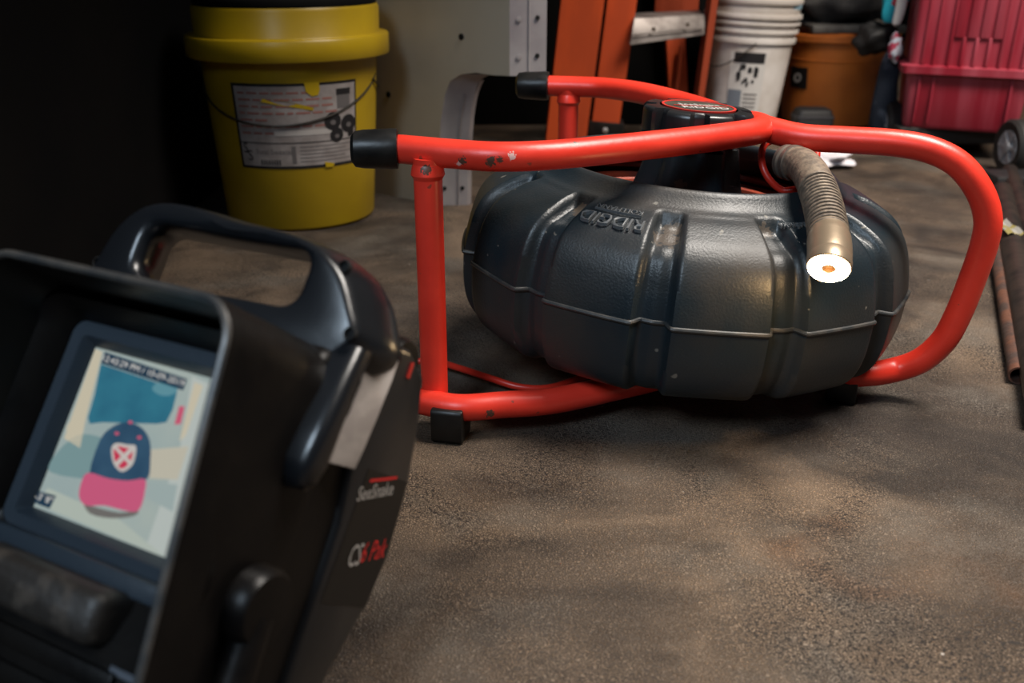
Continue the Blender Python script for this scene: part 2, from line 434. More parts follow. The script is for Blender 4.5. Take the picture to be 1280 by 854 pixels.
# ------------------------------------------------------------------ lit camera head
hp = [at(993, 204, Y=.905), at(1003, 207, Y=.893), at(1014, 220, Y=.868), at(1025, 245, Y=.835), at(1032, 272, Y=.800), at(1036, 298, Y=.770), at(1037, 318, Y=.748)]
hs2 = smooth(hp, 14); ns = len(hs2)
head = thing('camera_head', 'grey brown sprung camera head with glowing ring lying over the drum rim', 'camera', hp[3])
spr = M('dusty_spring_steel', (.23, .175, .125), .6, .25, col2=(.13, .10, .075), nscale=180, bump=.3, bscale=300)
def hr(i):
    t = i / (ns - 1); return .0152 + .002 * t
MB().tube(hs2[3:38], [hr(i) for i in range(3, 38)], 28).build('sleeve', spr, head)
def arc(pts, s):
    ln = [0]
    for a, b in zip(pts, pts[1:]): ln.append(ln[-1] + (b - a).length)
    s *= ln[-1]
    for i in range(len(pts) - 1):
        if ln[i + 1] >= s: return pts[i].lerp(pts[i + 1], (s - ln[i]) / (ln[i + 1] - ln[i])), (pts[i + 1] - pts[i]).normalized()
    return pts[-1], (pts[-1] - pts[-2]).normalized()
MB().tube(hs2[36:70], .0136, 20).build('spring_core', M('dark_gap', (.03, .022, .016), .7), head)
sp = []; turns = 15; u = Vector((1, 0, 0))
for i in range(turns * 28 + 1):
    t = i / (turns * 28); p, d = arc(hs2[36:70], t)
    uu = (u - d * u.dot(d)).normalized(); vv = d.cross(uu); a = 2 * math.pi * t * turns
    sp.append(p + (uu * math.cos(a) + vv * math.sin(a)) * .0150)
MB().tube(sp, .00165, 8).build('coil_spring', spr, head)
d0 = (hs2[0] - hs2[6]).normalized(); m0 = d0.to_track_quat('Z', 'Y').to_matrix().to_4x4()
MB().lathe([(.012, -.002), (.0165, 0), (.0165, .004), (.014, .005), (.014, .008), (.0160, .009), (.0160, .013), (.012, .015), (.004, .022)], hs2[2], 32, mat=m0).build('coupling', M('worn_steel', (.22, .18, .15), .4, .7), head)
d1 = (hs2[-1] - hs2[-10]).normalized()
fd = Vector((-.27, -.80, -.54)).normalized(); fc = at(1036, 335, Y=.733)
hm = [hs2[66], hs2[74], hs2[-1], hs2[-1].lerp(fc, .5), fc - fd * .004, fc]
MB().tube(smooth(hm, 4), [.0160] * 3 + [.0172] * 12 + [.0172] * 5 + [.0165], 32).build('housing', M('housing_steel', (.33, .25, .17), .38, .6, bump=.1), head)
mf = fd.to_track_quat('Z', 'Y').to_matrix().to_4x4()
MB().lathe([(.0056, .0006), (.0056, .0016), (.0145, .0020), (.0158, .0010), (.0160, -.001)], fc, 48, mat=mf).build('lamp_ring', M('lamp_glow', (1, .80, .52), .4, emit=55), head)
MB().lathe([(.0058, .0005), (.0050, .0014), (.0030, .0022), (.001, .0014)], fc, 32, mat=mf, cap1=True).build('lens', M('lens_amber', (.022, .010, .003), .5, spec=.1), head)
lt = bpy.data.lights.new('camera_head_lamp', 'POINT'); lt.shadow_soft_size = .008; lt.energy = .28; lt.color = (1, .62, .26)
lo_ = bpy.data.objects.new('camera_head_lamp', lt); COL.objects.link(lo_); lo_.location = fc + fd * .012
lo_.rotation_euler = fd.to_track_quat('-Z', 'Y').to_euler()

# ------------------------------------------------------------------ monitor unit (local axes: X right along screen, Y up the screen, Z out of the screen)
th = R(36.7)
UX = Vector((.8746, -.4849, 0)); BKV = Vector((.4849, .8746, 0)); UPV = Vector((0, 0, 1))
UY = math.cos(th) * UPV + math.sin(th) * BKV; UZ = -math.cos(th) * BKV + math.sin(th) * UPV
MO = frame(Vector((-.22407, .49195, .21755)), UX, UY, UZ)
mon = bpy.data.objects.new('inspection_monitor', None); COL.objects.link(mon); mon.empty_display_size = .02
base_pt = MO @ Vector((.058, -.2, -.06)); base_pt.z = 0
mon.location = base_pt; ROOT[mon.name] = Matrix.Translation(base_pt)
tag(mon, 'black hooded pipe inspection monitor with top handle and lit screen', 'monitor')
case = M('black_case_plastic', (.0045, .004, .004), .34, bump=.10, bscale=200, spec=.16, col2=(.0075, .006, .005), nscale=20, rough2=.5)
glossy = M('glossy_black_plastic', (.008, .009, .011), .28, bump=.05, bscale=90, spec=.6)
bez = M('blue_grey_bezel', (.026, .036, .048), .42, bump=.1, bscale=200)
def inv_on(px, py, z=0):
    """point of the screen's own plane under a pixel, in the unit's axes"""
    iv = MO.inverted(); c = iv @ CAM; d = iv.to_3x3() @ ray(px, py); t = (z - c.z) / d.z; return c + d * t
def mbuild(mb, name, mat, parent=mon, **k): return mb.xf(MO).build(name, mat, parent, **k)
# body
side = [(-.008, .029), (-.03, .036), (-.085, .040), (-.104, .030), (-.118, -.05), (-.108, -.11), (-.092, -.165), (-.083, -.196), (-.03, -.236), (-.010, -.25)]
bp_ = MB().prism(side, -.026, .1405, Matrix(((0, 0, 1, 0), (0, 1, 0, 0), (1, 0, 0, 0), (0, 0, 0, 1))))
mbuild(bp_, 'body', case, bevel=.009, seg=4)
# hood
def rimz(y): return .0585 + .09 * min(0, y + .01) * 1.0
hl = []
HX0, HX1, HY0, HY1 = -.031, .1435, -.235, .0315
def hoodloop(ins, z, front=False, skew=0):
    pts = rrect(HX0 + ins, HX1 - ins, HY0 + ins, HY1 - ins, max(.022 - ins, .004), 8)
    return [(x + (.007 * (-y / .13) if x > .05 else 0) * skew, y, (rimz(y) + z) if front else z) for x, y in pts]
hl = [hoodloop(0, -.03), hoodloop(0, -.001, True, 1), hoodloop(.0010, .001, True, 1), hoodloop(.0032, .001, True, 1), hoodloop(.0042, -.001, True, 1), hoodloop(.0050, .006), ]
hood = mbuild(MB().loft(hl), 'hood', case, sharp=50)
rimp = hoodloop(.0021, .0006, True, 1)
mbuild(MB().tube(rimp, .0021, 8, closed=True), 'hood_rim_highlight', M('rim_highlight_plastic', (.030, .032, .034), .35, col2=(.06, .055, .05), nscale=60), hood)  # lighter tube paints the thin highlight along the hood's edge
# inner recess and bezel round the screen
b = MB()
o1 = [(x, y, .020) for x, y in rrect(-.029, .138, -.135, .022, .018, 8)]
o2 = [(x, y, .004) for x, y in rrect(-.014, .131, -.098, .013, .008, 8)]
o3 = [(x, y, .004) for x, y in rrect(-.006, .122, -.092, .0055, .003, 8)]
o4 = [(x, y, -.001) for x, y in rrect(-.0025, .1185, -.0885, .002, .001, 8)]
o5 = [(x, y, -.004) for x, y in rrect(-.0015, .1175, -.0875, .001, .001, 8)]
mbuild(MB().loft([o1, [(x, y, .0045) for x, y, z in o2], o2]), 'recess_wall', case, sharp=50)
mbuild(MB().loft([o2, o3, o4, o5]), 'bezel', bez, sharp=25)
# lower control deck: ledge, keypad ridges, rubber block
mbuild(MB().box(-.022, .131, -.108, -.098, .000, .012), 'ledge', bez, bevel=.002)
mbuild(MB().add(*(lambda q: (q.v, q.f))(MB().box(-.024, .134, -.235, -.106, -.006, .004))), 'control_deck', case, bevel=.002)
rb = M('worn_rubber', (.022, .018, .015), .5, col2=(.075, .060, .048), nscale=70, lo=.52, hi=.75, bump=.3, bscale=200)
blk = MB().loft([[(x, y, z) for x, y in rrect(.0 + i_, .098 - i_, -.131 + i_, -.106 - i_, .006, 4)] for z, i_ in ((.002, 0), (.024, 0), (.029, .0015), (.031, .005))], cap1=True)
mbuild(blk, 'rubber_latch', rb, sharp=50)
for k in range(4):
    y = -.142 - k * .016
    mbuild(MB().box(-.018, .098, y - .010, y, .003, .0075), 'key', case, bevel=.002)
stk = MB().box(.092, .112, -.143, -.109, .0035, .0045)
st = mbuild(stk, 'sticker', M('grey_sticker', (.10, .11, .13), .5), bevel=0)
for i in range(5):
    mbuild(MB().box(.096, .107, -.139 + i * .0056, -.1395 + i * .0056, .0045, .0048), 'printed_mark', M('sticker_print', (.02, .02, .03), .6), st)
# screen
def emat(n_, c, e=1.0, c2=None, sc=20):
    m = M(n_, c, .5, spec=.2, emit=e, col2=c2, nscale=sc, lo=.3, hi=.7)
    m.node_tree.nodes['Principled BSDF'].inputs['Base Color'].default_value = (0, 0, 0, 1)
    for lk in list(m.node_tree.links):
        if lk.to_socket.name == 'Base Color': m.node_tree.links.remove(lk)
    return m
screen = mbuild(MB().poly([(-.0015, -.0875, -.0030), (.1175, -.0875, -.0030), (.1175, .001, -.0030), (-.0015, .001, -.0030)]), 'screen', emat('screen_sand', (.42, .48, .44), .95, (.33, .42, .42), 26))
def simg(pts, name, mat, lvl, sm=0):
    z = -.0030 + .00012 * lvl
    P = [inv_on(x, y, z) for x, y in pts]
    P = [(max(-.0012, min(.1172, p.x)), max(-.0872, min(.0008, p.y)), z) for p in P]
    if sm: P = smooth(P, sm, True)
    return mbuild(MB().poly(P), name, mat, screen)
simg([(118, 436), (128, 440), (108, 520), (100, 560), (80, 548)], 'picture_patch', emat('scr_cream', (.62, .56, .42), .95), 1)
simg([(240, 470), (262, 480), (205, 700), (180, 690), (225, 560)], 'picture_patch', emat('scr_pale', (.50, .55, .52), .95), 1)
simg([(243, 478), (254, 482), (232, 545), (224, 552)], 'picture_patch', emat('scr_cream', (.62, .56, .42), .95), 2)
simg([(96, 545), (120, 545), (150, 560), (165, 600), (120, 600), (62, 590), (72, 565)], 'picture_patch', emat('scr_teal_grey', (.20, .32, .33), .95), 1, 3)
simg([(84, 532), (92, 524), (97, 535), (92, 545), (84, 540)], 'picture_patch', emat('scr_cream', (.62, .56, .42), .95), 3, 3)
simg([(188, 562), (236, 558), (222, 600), (186, 598)], 'picture_patch', emat('scr_cream2', (.55, .52, .42), .95), 2)
simg([(186, 602), (222, 606), (216, 640), (182, 622)], 'picture_patch', emat('scr_grey', (.36, .44, .43), .95), 2)
simg([(60, 610), (150, 650), (205, 700), (40, 628)], 'picture_patch', emat('scr_pale2', (.46, .52, .46), .95), 2)
simg([(126, 455), (222, 487), (216, 512), (208, 528), (196, 530), (128, 528), (112, 530), (110, 522), (118, 495)], 'picture_window', emat('scr_teal', (.02, .12, .20), .95, (.04, .22, .30), 30), 3)
simg([(200, 478), (222, 486), (214, 494), (200, 494), (190, 486)], 'picture_patch', emat('scr_teal_pale', (.12, .30, .36), .95), 4, 3)
simg([(224, 508), (231, 508), (226, 530), (218, 531)], 'picture_patch', emat('scr_pink', (.62, .10, .18), .95), 4)
simg([(131, 440), (234, 474), (229, 488), (126, 454)], 'caption_bar', emat('scr_bar', (.008, .04, .08), .9), 5)
simg([(103, 625), (112, 632), (150, 641), (172, 637), (168, 645), (140, 648), (112, 642)], 'picture_shadow', emat('scr_shadow', (.17, .16, .15), .95), 4, 3)
simg([(112, 592), (125, 550), (140, 534), (158, 528), (176, 534), (187, 550), (188, 575), (183, 600), (150, 601), (128, 597)], 'cap_crown', emat('scr_navy', (.025, .07, .13), .95, (.04, .10, .17), 60), 5, 3)
simg([(110, 591), (135, 598), (160, 601), (181, 599), (181, 615), (176, 634), (168, 640), (150, 637), (130, 632), (108, 632), (99, 622), (101, 605)], 'cap_brim', emat('scr_brim', (.62, .11, .22), .95), 6, 3)
simg([(139, 562), (145, 554), (160, 556), (170, 558), (168, 575), (163, 584), (152, 590), (142, 580)], 'cap_badge', emat('scr_white', (.6, .56, .52), .95), 7, 3)
simg([(142, 562), (147, 558), (158, 560), (166, 562), (164, 575), (160, 581), (152, 586), (144, 578)], 'cap_badge', emat('scr_red', (.60, .04, .09), .95), 8, 3)
simg([(142, 560), (145, 557), (166, 579), (163, 583)], 'cap_badge', emat('scr_white', (.6, .56, .52), .95), 9)
simg([(165, 557), (169, 561), (146, 584), (142, 580)], 'cap_badge', emat('scr_white', (.6, .56, .52), .95), 10)
for (x, y) in ((163, 528), (146, 542), (174, 547)):
    simg([(x + 3 * math.cos(k * .785), y + 2.2 * math.sin(k * .785)) for k in range(8)], 'cap_stud', emat('scr_pink', (.62, .10, .18), .95), 8)
simg([(43, 612), (70, 620), (62, 636), (36, 626)], 'caption_bar', emat('scr_bar', (.008, .03, .05), .9), 5)
def stext(s, px, py, px2, py2, h, lvl, mat, wfix=None):
    z = -.0030 + .00012 * lvl; a = inv_on(px, py, z); b_ = inv_on(px2, py2, z)
    v, f = text(s, 1, 0, 'LEFT'); wd = max(p[0] for p in v); ln = (b_ - a).length
    X = (b_ - a).normalized(); Yv = Vector((-X.y, X.x, 0))
    mbuild(MB().add([a + X * (p[0] / wd * ln) + Yv * (p[1] * h) for p in v], f), 'screen_lettering', mat, screen)
sw = emat('scr_text', (.75, .72, .66), 1.0)
stext('12:43:29 PM / 10-09-2019', 127, 447, 230, 480, .0047, 7, sw)
stext('-3\' 8"', 44, 620, 65, 627, .0050, 7, sw)

# handle arch: ring round the grip opening, swept front to back
outer = [(-.056, .030), (-.053, .046), (-.044, .074), (-.024, .091), (.006, .0965), (.046, .0945), (.088, .0905), (.117, .083), (.135, .071), (.147, .053), (.153, .041), (.151, .032), (.144, .024), (.132, .018), (.122, .006), (.05, .004), (-.03, .005)]
hole = rrect(-.010, .106, .047, .0785, .011, 6)
hc = Vector((.048, .060, 0))
def cast(poly, ang):
    d = Vector((math.cos(ang), math.sin(ang), 0)); best = None
    n_ = len(poly)
    for k in range(n_):
        a, b_ = poly[k], poly[(k + 1) % n_]
        ex, ey = b_[0] - a[0], b_[1] - a[1]; den = d.x * ey - d.y * ex
        if abs(den) < 1e-12: continue
        t = ((a[0] - hc.x) * ey - (a[1] - hc.y) * ex) / den; s_ = ((a[0] - hc.x) * d.y - (a[1] - hc.y) * d.x) / den
        if t > 0 and -1e-9 <= s_ <= 1 + 1e-9 and (best is None or t > best): best = t
    return best
osm = [(p.x, p.y) for p in smooth([(a, b_, 0) for a, b_ in outer], 6, True)]
angs = [2 * math.pi * k / 160 for k in range(160)]
RO = [cast(osm, a) for a in angs]; RI = [cast(hole, a) for a in angs]
def ringloop(t, ins, z, which):
    out = []
    for a, ro, ri in zip(angs, RO, RI):
        r_ = (ro - ins) if which == 'o' else (ri + ins); r_ = r_ if which == 'o' else min(r_, ro - .004)
        out.append((hc.x + r_ * math.cos(a), hc.y + r_ * math.sin(a), z - (.010 * max(0, r_ - .07) / .06 if z > -.04 else 0)))
    return out
hole2 = rrect(-.034, .103, .047, .0835, .010, 6); RI2 = [cast(hole2, a) for a in angs]
back = [(hc.x + r_ * math.cos(a), hc.y + r_ * math.sin(a), -.058) for a, r_ in zip(angs, RI2)]
hl = [back, ringloop(0, 0, -.024, 'i'), ringloop(0, .0010, -.0175, 'i'), ringloop(0, .0035, -.0140, 'i'), ringloop(0, .0065, -.0132, 'i'),
      ringloop(0, .0125, -.0130, 'o'), ringloop(0, .0095, -.0136, 'o'), ringloop(0, .0075, -.0155, 'o'), ringloop(0, .0060, -.0195, 'o'), ringloop(0, .0030, -.028, 'o'), ringloop(0, 0, -.042, 'o'), ringloop(0, 0.001, -.052, 'o'), ringloop(0, .004, -.060, 'o')]
hand = mbuild(MB().loft(hl, cyc=True), 'handle', glossy, sharp=60)
# side column below the handle arch
colm = MB()
cl_ = []
for y, x0, x1, z0, z1 in ((.036, .120, .151, -.036, -.020), (.020, .120, .1545, -.026, -.012), (-.004, .124, .1570, -.022, -.005), (-.024, .130, .1575, -.020, -.001), (-.033, .134, .156, -.018, -.004), (-.038, .136, .152, -.016, -.008)):
    cl_.append([(a, y, c) for a, c in rrect(x0, x1, z0, z1, .006, 4)])
mbuild(MB().loft(cl_, cap0=True, cap1=True), 'side_grip', glossy, sharp=60)
hole_m = M('screw_hole_black', (.002, .002, .002), .9)
def hole_at(px, py, z, r=.0036):
    p = inv_on(px, py, z)
    o = mbuild(MB().lathe([(r, -.002), (r, .0004), (r * .8, .0006), (r * .75, -.0018)], p, 20, cap1=True), 'screw_hole', hole_m, hand)
for q_ in ((430, 333, -.0178), (437, 417, -.0150), (166, 282, -.0180), (122, 328, -.0200)): hole_at(*q_)
# rear shell parts seen past the side: strap strip, connector knob, rear pack with printed panel
def sidep(px, py, x):
    iv = MO.inverted(); c = iv @ CAM; d = iv.to_3x3() @ ray(px, py); t = (x - c.x) / d.x; return c + d * t
S = lambda q, x: sidep(q[0], q[1], x)
pk = [(-.040, .047), (-.075, .050), (-.096, .040), (-.108, .012), (-.117, -.024), (-.119, -.060), (-.112, -.092), (-.097, -.126), (-.084, -.190), (-.060, -.190), (-.060, -.05)]
ZX = Matrix(((0, 0, 1, 0), (0, 1, 0, 0), (1, 0, 0, 0), (0, 0, 0, 1)))
pack = mbuild(MB().prism(pk, -.020, .1445, ZX), 'rear_pack', glossy, bevel=.004, seg=3)
sp_ = [S(q, .1500) for q in ((470, 447), (496, 450), (488, 475), (470, 520), (452, 562), (441, 586), (415, 580), (424, 560), (448, 520), (462, 480))]
v = [(.1455 + (.006 if k in (1, 2, 3, 4, 5) else 0), p.y, p.z) for k, p in enumerate(sp_)]; n_ = len(v)
mbuild(MB().add(v + [(.1435, y, z) for x, y, z in v], [tuple(range(n_)), tuple(reversed(range(n_, 2 * n_)))] + [(k, (k + 1) % n_, n_ + (k + 1) % n_, n_ + k) for k in range(n_)]), 'metal_clip', M('pale_metal', (.50, .45, .42), .45, .0, col2=(.36, .32, .30), nscale=60), bevel=.0006)
cp = S((508, 447), .150)
mbuild(MB().lathe([(.002, -.012), (.0135, -.012), (.0150, -.008), (.0150, .006), (.013, .010), (.004, .011)], (0, 0, 0), 24, cap0=True, cap1=True, rf=lambda r, z, a: r * (1 + (.05 * math.cos(10 * a) if r > .015 else 0))).xf(Matrix.Translation(cp + Vector((-.018, -.002, -.014))) @ Matrix.Rotation(R(90), 4, 'Y')), 'connector_knob', case)
rp = S((512, 463), .1445)
mbuild(MB().box(-.001, .001, -.0045, .0045, -.001, .001).xf(Matrix.Translation(rp)), 'red_seal', M('knob_red', (.5, .03, .02)))
pv = [(.1448, y, z) for z, y in ((-.070, -.018), (-.112, -.018), (-.1155, -.060), (-.110, -.090), (-.066, -.090))]
panel = mbuild(MB().poly(pv), 'printed_panel', M('panel_black', (.004, .004, .004), .35))
def ptext(s, q0, q1, h, mat, italic=0):
    a, b_ = S(q0, .1450), S(q1, .1450); v, f = text(s, 1, 0, 'LEFT'); wd = max(p[0] for p in v)
    X = (b_ - a); ln = X.length; X.normalize(); Yv = Vector((1, 0, 0)).cross(X)
    if Yv.y < 0: Yv = -Yv
    mbuild(MB().add([a + X * (p[0] / wd * ln + italic * p[1] * h) + Yv * (p[1] * h) for p in v], f), 'printed_lettering', mat, panel)
pw = M('panel_white', (.42, .40, .38), .6); pr = M('panel_red', (.55, .02, .02), .5)
ptext('SeeSnake', (447, 619), (492, 611), .011, pw, .15)
ptext('CS', (436, 698), (452, 694), .017, pw, .2)
ptext('6 Pak', (452, 693), (483, 686), .016, pr, .25)
a_, b2 = S((462, 603), .1450), S((496, 599), .1450)
mbuild(MB().poly([a_, b2, b2 + Vector((0, .0016, 0)), a_ + Vector((0, .0016, 0))]), 'printed_line', pr, panel)
# pivot and fold-out leg on the side
pv_ = Vector((.1435, -.094, -.012))
mbuild(MB().lathe([(.019, -.003), (.019, .008), (.0165, .0115), (.006, .012)], (0, 0, 0), 32, cap1=True).xf(Matrix.Translation(pv_) @ Matrix.Rotation(R(90), 4, 'Y')), 'pivot', case)
mbuild(MB().tube(smooth([pv_ + Vector((.004, -.004, 0)), pv_ + Vector((.006, -.05, .002)), pv_ + Vector((.005, -.12, .012)), pv_ + Vector((.004, -.155, .030))], 6), .0095, 14), 'fold_out_leg', case)
for q_ in ((390, 578), (413, 624)):
    p = S(q_, .162 if q_[1] < 600 else .155)

# ------------------------------------------------------------------ pails
def bail(c, r, z, sag, ang0, ang1, parent, mat, drop=.0):
    pts = []
    for k in range(25):
        t = k / 24; a = R(ang0 + (ang1 - ang0) * t)
        pts.append((c[0] + (r + .004) * math.cos(a), c[1] + (r + .004) * math.sin(a), z - sag * math.sin(math.pi * t)))
    MB().tube(pts, .0016, 6).build('bail_handle', mat, parent)
YC = at(378, 266, 0); YC = Vector((YC.x, YC.y, 0))
yb = thing('yellow_bucket', 'yellow plastic bucket with lid and torn white printed label', 'bucket', YC)
yel = M('yellow_plastic', (.40, .265, .007), .36, col2=(.34, .22, .007), nscale=10, bump=.04, bscale=50)
YH = .272
def yr(z): return .1185 + (.136 - .1185) * (z / YH)
MB().lathe([(.10, .001), (.1165, .002), (.1185, .006), (yr(.14), .14), (yr(.25), .25), (yr(.268), .268)], YC, 96, cap0=True).build('pail_body', yel, yb, sharp=60)
lid = MB().lathe([(.138, .256), (.1538, .2562), (.1550, .2576), (.1548, .2850), (.1535, .2868), (.1420, .2872), (.1405, .289), (.1415, .325), (.139, .330), (.128, .330), (.126, .318), (.002, .317)], YC, 96, cap1=True).build('lid', yel, yb, sharp=50)
MB().lathe([(.1255, .3305), (.138, .3305), (.1395, .338), (.1375, .342), (.002, .342)], YC, 72, cap1=True).build('lid_cover', M('dark_lid', (.004, .004, .004), .8, spec=.1), yb)
wire = M('bucket_wire', (.05, .045, .04), .4, .6)
bail(YC, .129, .225, .060, -178, -2, yb, wire)
bail(YC, .131, .22, .02, -12, 40, yb, wire)
def ylab(u, v, off=.0008):
    # u metres round the pail from label centre, v height
    a = R(-76) + u / .128; r = yr(v) + off
    return Vector((YC.x + r * math.cos(a), YC.y + r * math.sin(a), v))
LABW, LZ0, LZ1 = .192, .100, .226
def ypatch(u0, u1, v0, v1, name, mat, par, off, slant=0):
    n_ = max(2, int((u1 - u0) / .008)); b_ = MB(); lo_l = [ylab(u0 + (u1 - u0) * k / n_, v0, off) for k in range(n_ + 1)]; hi_l = [ylab(u0 + (u1 - u0) * k / n_, v1 + slant * k / n_, off) for k in range(n_ + 1)]
    b_.loft([lo_l, hi_l], closed=False); return b_.build(name, mat, par)
lab = ypatch(-.096, .096, LZ0, LZ1, 'label', M('label_black_edge', (.01, .01, .012), .5), yb, .0008)
ypatch(-.0915, .0925, LZ0 + .004, LZ1 - .004, 'label_paper', M('label_paper', (.33, .30, .29), .6, col2=(.25, .22, .21), nscale=40), lab, .0012)
lp_ = M('label_ink_red', (.28, .12, .10), .6); lk = M('label_ink_black', (.012, .012, .014), .5); lg = M('label_ink_grey', (.12, .11, .11), .6)
random.seed(3)
for row in range(7):
    v = LZ1 - .012 - row * .0098; u = -.086
    while u < (.048 if row > 0 else .03):
        ww = random.uniform(.008, .022)
        if not (row in (4,) and u > -.04): ypatch(u, u + ww, v - .003, v, 'printed_word', lp_, lab, .0015)
        u += ww + .004
ypatch(-.092, .093, LZ0 + .0385, LZ0 + .0398, 'printed_line', lk, lab, .0016)
ypatch(-.035, .05, LZ0 + .050, LZ0 + .058, 'printed_pipe', M('label_white', (.45, .42, .40), .6), lab, .0016)
ypatch(.060, .082, LZ1 - .040, LZ1 - .016, 'printed_can', lg, lab, .0016); ypatch(.059, .083, LZ1 - .020, LZ1 - .011, 'printed_can_lid', lk, lab, .0018)
for (u, v, r_) in ((.052, .168, .0135), (.079, .162, .0135), (.058, .147, .011)):
    MB().poly([ylab(u + r_ * math.cos(k * .3927), v + r_ * math.sin(k * .3927), .0020) for k in range(16)]).build('printed_fitting', lk, lab)
    MB().poly([ylab(u + r_ * .35 * math.cos(k * .785), v - .002 + r_ * .3 * math.sin(k * .785), .0023) for k in range(8)]).build('printed_shine', lg, lab)
ypatch(.078, .089, LZ0 + .042, LZ0 + .052, 'printed_mark', lk, lab, .0016)
def ytext(s, u, v, size, mat):
    vv, f = text(s, size, 0, 'LEFT'); MB().add([ylab(u + p[0], v + p[1], .0018) for p in vv], f).build('label_lettering', mat, lab)
ytext('S', -.089, LZ0 + .030, .022, lk); ytext('S', -.082, LZ0 + .019, .022, lk); ytext('Steal Sweater', -.067, LZ0 + .026, .0105, lg)
for row in range(5): ypatch(.0, .085 - (row % 2) * .012, LZ0 + .010 + row * .0055, LZ0 + .0112 + row * .0055, 'printed_line', lg, lab, .0015)
ypatch(-.012, -.006, LZ0 + .008, LZ0 + .034, 'printed_bar', lg, lab, .0016)
for k in range(8): ypatch(-.060 + k * .004, -.058 + k * .004, LZ0 + .006, LZ0 + .014, 'barcode_bar', lk, lab, .0018)
yp = M('yellow_show_through', (.46, .31, .008), .4)
# torn patches where the bucket's own yellow shows
def tear(pts, off=.0022): MB().poly([ylab(u, v, off) for u, v in pts]).build('torn_patch', yp, lab)
tear([(.012, LZ1 + .001), (.033, LZ1 + .001), (.034, LZ1 - .010), (.031, LZ1 - .018), (.022, LZ1 - .019), (.014, LZ1 - .012)])
tear([(-.050, LZ1 - .026), (-.047, LZ1 - .021), (-.02, LZ1 - .024), (.005, LZ1 - .030), (.024, LZ1 - .036), (.022, LZ1 - .040), (-.005, LZ1 - .034), (-.03, LZ1 - .030)])
tear([(.038, LZ0 - .001), (.036, LZ0 + .008), (.045, LZ0 + .006), (.052, LZ0 + .004), (.05, LZ0 - .001)])

def pail(name, label, c, rb_, rt, h, mat, group=None, ribs=True, z0=0):
    o = thing(name, label, 'bucket', (c[0], c[1], z0), group)
    def rr(z): return rb_ + (rt - rb_) * z / h
    pr_ = [(rb_ * .9, .0005), (rb_, .003)]
    hh = h
    pr_ += [(rr(h * .66), h * .66), (rr(h * .72), h * .72)]
    MB().lathe([(a, b_ + z0) for a, b_ in pr_ + [(rr(h * .99), h * .99), (rr(h * .99) - .003, h * .99), (rb_ - .003, .006)]], (c[0], c[1], 0), 64, cap0=True, cap1=True).build('pail_body', mat, o)
    if ribs:
        for k, (t, ww) in enumerate(((.80, .012), (.87, .008), (.93, .006), (.985, .009))):
            z = h * t; r_ = rr(z)
            MB().lathe([(r_ - .001, z0 + z - ww / 2), (r_ + .005 + .001 * k, z0 + z - ww / 2), (r_ + .006 + .001 * k, z0 + z), (r_ + .005 + .001 * k, z0 + z + ww / 2), (r_ - .001, z0 + z + ww / 2)], (c[0], c[1], 0), 64).build('collar', mat, o)
    return o, rr
wh = M('white_plastic', (.66, .63, .60), .42, col2=(.52, .48, .44), nscale=12, bump=.05, bscale=60)
WB = at(922, 170, 0); WB = Vector((WB.x, WB.y, 0))
wb, wr = pail('white_bucket', 'dirty white bucket with black printed label between ladder and orange tub', WB, .076, .098, .268, wh)
def wlab(px0, px1, v0, v1, name, mat, par, off=.0015):
    b_ = MB(); lo_l = []; hi_l = []
    for k in range(7):
        u = (px0 + (px1 - px0) * k / 6) * 1.8; a = R(-108) + u
        for lst, v in ((lo_l, v0), (hi_l, v1)):
            r_ = wr(v) + off; lst.append((WB.x + r_ * math.cos(a), WB.y + r_ * math.sin(a), v))
    b_.loft([lo_l, hi_l], closed=False); return b_.build(name, mat, par)
wl = wlab(-.18, .30, .055, .190, 'label', M('white_label', (.58, .57, .55), .5), wb, .0008)
wlab(-.12, .28, .168, .190, 'printed_block', lk, wl); wlab(-.17, .02, .060, .110, 'printed_block', M('label_blue_grey', (.16, .19, .23), .6), wl)
random.seed(5)
for k in range(16):
    u = random.uniform(-.08, .17); v = random.uniform(.118, .158); s_ = random.uniform(.025, .06)
    wlab(u, u + s_, v, v + s_ * .2, 'printed_figure', lk, wl, .0018 + k * .00005)
for k in range(5): wlab(.05, .24, .064 + k * .009, .067 + k * .009, 'printed_line', M('label_ink_grey'), wl) if False else wlab(.05, .24, .064 + k * .009, .067 + k * .009, 'printed_line', lg, wl)
bail(WB, .0985, .210, .055, -200, -95, wb, wire)
wb.rotation_euler = (0, R(2.5), 0); wb.location.z = .004
# second white pail nested in the first: only its rim stands out
w2 = thing('white_bucket', 'second white bucket nested inside the labelled white bucket, its rims standing out on top', 'bucket', (WB.x, WB.y, .02))
MB().lathe([(.074, .02), (.0925, .262), (.099, .270), (.100, .280), (.095, .281), (.096, .288), (.103, .290), (.105, .297), (.103, .302), (.094, .303), (.092, .298), (.072, .03)], (WB.x + .001, WB.y, 0), 64, cap0=True).build('pail_body', wh, w2)
w2.rotation_euler = (0, R(2.5), 0); w2.location.z = .024
tag(MB().lathe([(.002, .292), (.04, .290), (.06, .296), (.075, .298), (.082, .292), (.08, .28)], (WB.x + .025, WB.y, .0), 20, cap0=True, rf=lambda r, z, a: r * (1 + .15 * math.sin(3 * a + r * 40))).build('blue_rag', M('pale_blue_cloth', (.22, .36, .45), .9, bump=.5, bscale=40)), 'pale blue rag bunched in the top white bucket', 'rag')

